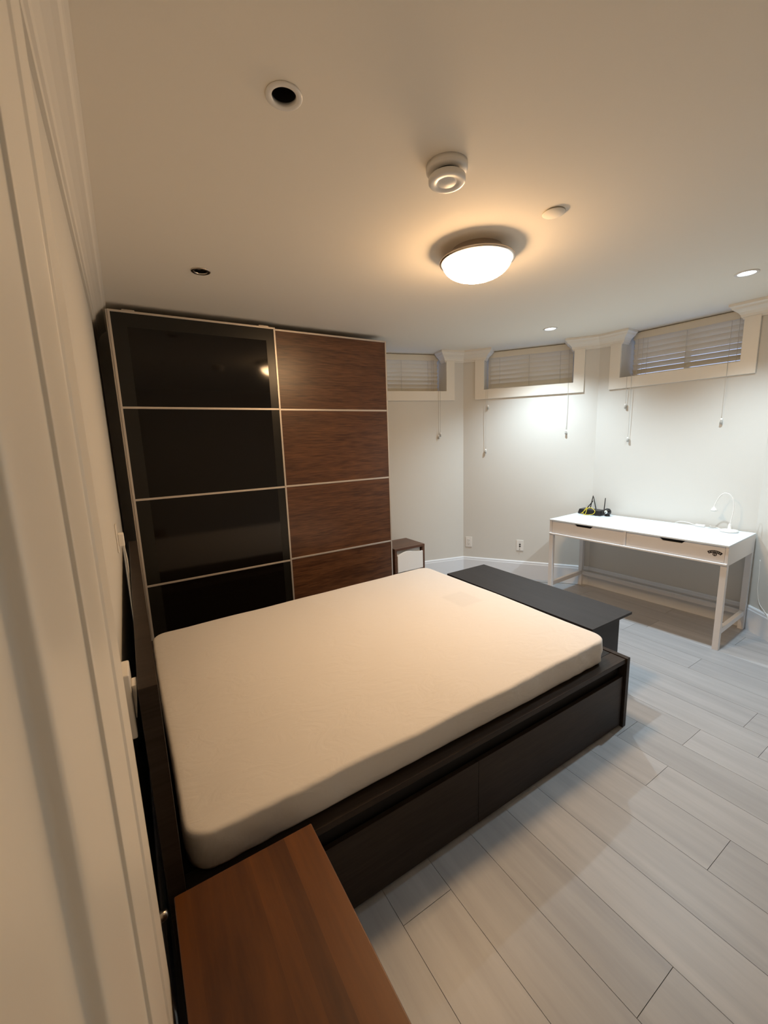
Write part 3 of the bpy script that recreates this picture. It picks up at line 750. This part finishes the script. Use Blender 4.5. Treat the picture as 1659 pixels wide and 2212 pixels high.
# plates on the left wall, seen edge on
sw_ = thing('light_switch', 'white rocker switch beside the door casing above the headboard end', 'light switch', (XW, 1.05, .955))
obj('cover_plate', bx(.0005, -.04, -.078, .022, .04, .078), M['whiteplastic'], sw_, .004)
bm = bmesh.new(); prism(bm, [(.0222, -.02, -.040), (.025, -.02, -.040), (.0325, -.02, .034), (.0325, -.02, .040), (.0222, -.02, .040)], (0, .04, 0)); obj('rocker', bm, M['whiteplastic'], sw_, .0015)
ad_ = thing('wall_socket', 'white plug and socket on the left wall over the headboard', 'wall outlet', (XW, 2.05, 1.15))
obj('cover_plate', bx(.0005, -.036, -.058, .006, .036, .058), M['whiteplastic'], ad_, .002)
obj('plug', bx(.0062, -.020, -.035, .028, .020, .020), M['whiteplastic'], ad_, .004)
bm = bmesh.new(); tube(bm, spline([(XW+.024, 2.05, 1.115), (XW+.028, 2.05, 1.05), (XW+.026, 2.04, .95), (XW+.022, 2.02, .80), (XW+.018, 2.0, .55), (XW+.018, 2.0, .16)], 8), .0022, 6)
tag(obj('hanging_cable', bm, M['whiteplastic']), 'pale cord hanging down between the left wall and headboard', 'cable')
ls = thing('wall_socket', 'low socket with a metal-capped plug beside the near nightstand', 'wall outlet', (XW, .98, .40))
obj('cover_plate', bx(.0005, -.036, -.058, .006, .036, .058), M['whiteplastic'], ls, .002)
bm = bmesh.new(); lathe(bm, [(.012, 0), (.013, .010), (.011, .020), (.005, .024)], .0062, 0, .025, 20, 0, True, (Vector((0, 1, 0)), Vector((0, 0, 1)), Vector((1, 0, 0)))); obj('plug', bm, M['nickel'], ls)

# ------------------------------------------------------------------ ceiling fixtures
def lamp_data(name, typ, col, watt, loc, rot=(0, 0, 0), parent=None, **kw):
    l = bpy.data.lights.new(name, typ); l.color = col; l.energy = watt
    for k_, v_ in kw.items(): setattr(l, k_, v_)
    o = bpy.data.objects.new(name, l); C.objects.link(o); o.location = loc; o.rotation_euler = rot
    if parent: o.parent = parent
    return o
fl = thing('ceiling_light', 'lit round glass dome lamp with a brushed nickel rim', 'ceiling light', (1.545, 1.583, H))
bm = bmesh.new(); lathe(bm, [(.118, 0), (.120, -.006), (.140, -.024), (.160, -.038), (.172, -.042), (.177, -.047), (.177, -.053), (.172, -.057), (.165, -.057), (.163, -.050), (.140, -.034), (.112, -.003)], 0, 0, 0, 72, cap=False)
obj('pan', bm, M['nickel'], fl, smooth=True)
bm = bmesh.new(); pr_ = [(.1635, -.050)]
for i in range(1, 15):
    a = i/14*PI/2; pr_.append((.1635*math.cos(a)**.9, -.050-.083*math.sin(a)))
lathe(bm, pr_, 0, 0, 0, 72, cap=False); obj('glass_shade', bm, M['dome'], fl, smooth=True)

sd = thing('smoke_detector', 'round white smoke detector on the ceiling near the dome lamp', 'smoke detector', (1.012, 1.176, H))
bm = bmesh.new(); lathe(bm, [(.068, 0), (.068, -.016), (.062, -.021), (.046, -.022)], 0, 0, 0, 48); obj('base_ring', bm, M['whiteplastic'], sd, smooth=False)
bm = bmesh.new(); lathe(bm, [(.044, -.0335), (.058, -.034), (.061, -.037), (.061, -.048), (.058, -.052), (.052, -.053), (.036, -.0525), (.034, -.0505), (.028, -.052), (.001, -.0545)], 0, 0, 0, 48); obj('sensor_head', bm, M['whiteplastic'], sd)
bm = bmesh.new(); lathe(bm, [(.042, -.0225), (.042, -.0334)], 0, 0, 0, 40); obj('vent_gap', bm, M['dark'], sd)
sp_ = thing('sprinkler_cover', 'flat white ceiling disc between smoke detector and dome lamp', 'ceiling disc', (1.583, 1.189, H))
bm = bmesh.new(); lathe(bm, [(.043, -.003), (.044, -.0045), (.042, -.006), (.001, -.0062)], 0, 0, 0, 48); obj('disc', bm, M['ceil'], sp_)
bm = bmesh.new(); lathe(bm, [(.038, 0), (.038, -.0032)], 0, 0, 0, 32); obj('collar', bm, M['dark'], sp_)

labs = ['unlit round recessed downlight nearest the viewer in the ceiling', 'small unlit recessed downlight near the wardrobe', 'small lit downlight above the middle window wall', 'lit downlight at the right edge over the desk']
for (px, py, pr, st), lb in zip(POTS, labs):
    root = thing('recessed_downlight', lb, 'downlight', (px, py, H), 0, 'recessed ceiling downlights')
    ro = pr+.013
    bm = bmesh.new(); lathe(bm, [(pr-.001, .006), (pr-.001, -.001), (ro, -.0005), (ro, -.003), (ro-.003, -.005), (pr-.001, -.0045), (pr-.003, -.002), (pr-.003, .006), (pr-.001, .006)], 0, 0, 0, 48, cap=False)
    obj('trim_ring', bm, M['whiteplastic'] if st != 'off2' else M['nickel'], root)
    bm = bmesh.new(); lathe(bm, [(pr-.0015, .0065), (pr-.003, .03), (pr*.8, .07), (.001, .0705)], 0, 0, 0, 40, cap=False)
    obj('reflector', bm, M['nickel'] if st == 'on' else M['dark'], root, smooth=True)
    if st == 'on':
        bm = bmesh.new(); lathe(bm, [(.001, .016), (pr*.35, .015), (pr*.9, .010), (pr*.93, .018)], 0, 0, 0, 32); obj('led_lens', bm, M['pot'], root, smooth=True)
        lamp_data('downlight_beam', 'SPOT', POT_COL, POT_WATT, (0, 0, -.006), (0, 0, 0), root, spot_size=math.radians(126), spot_blend=1.0, shadow_soft_size=.022)
    elif st == 'off':
        bm = bmesh.new(); lathe(bm, [(.001, .022), (.018, .024), (.024, .034), (.022, .05)], .0, .0, 0, 32); obj('bulb', bm, M['blackgloss'], root, smooth=True)
    else:
        bm = bmesh.new(); lathe(bm, [(.001, .006), (.008, .006), (.012, .012), (.014, .03)], -.006, .0, 0, 24); obj('bulb', bm, M['chrome'], root, smooth=True)
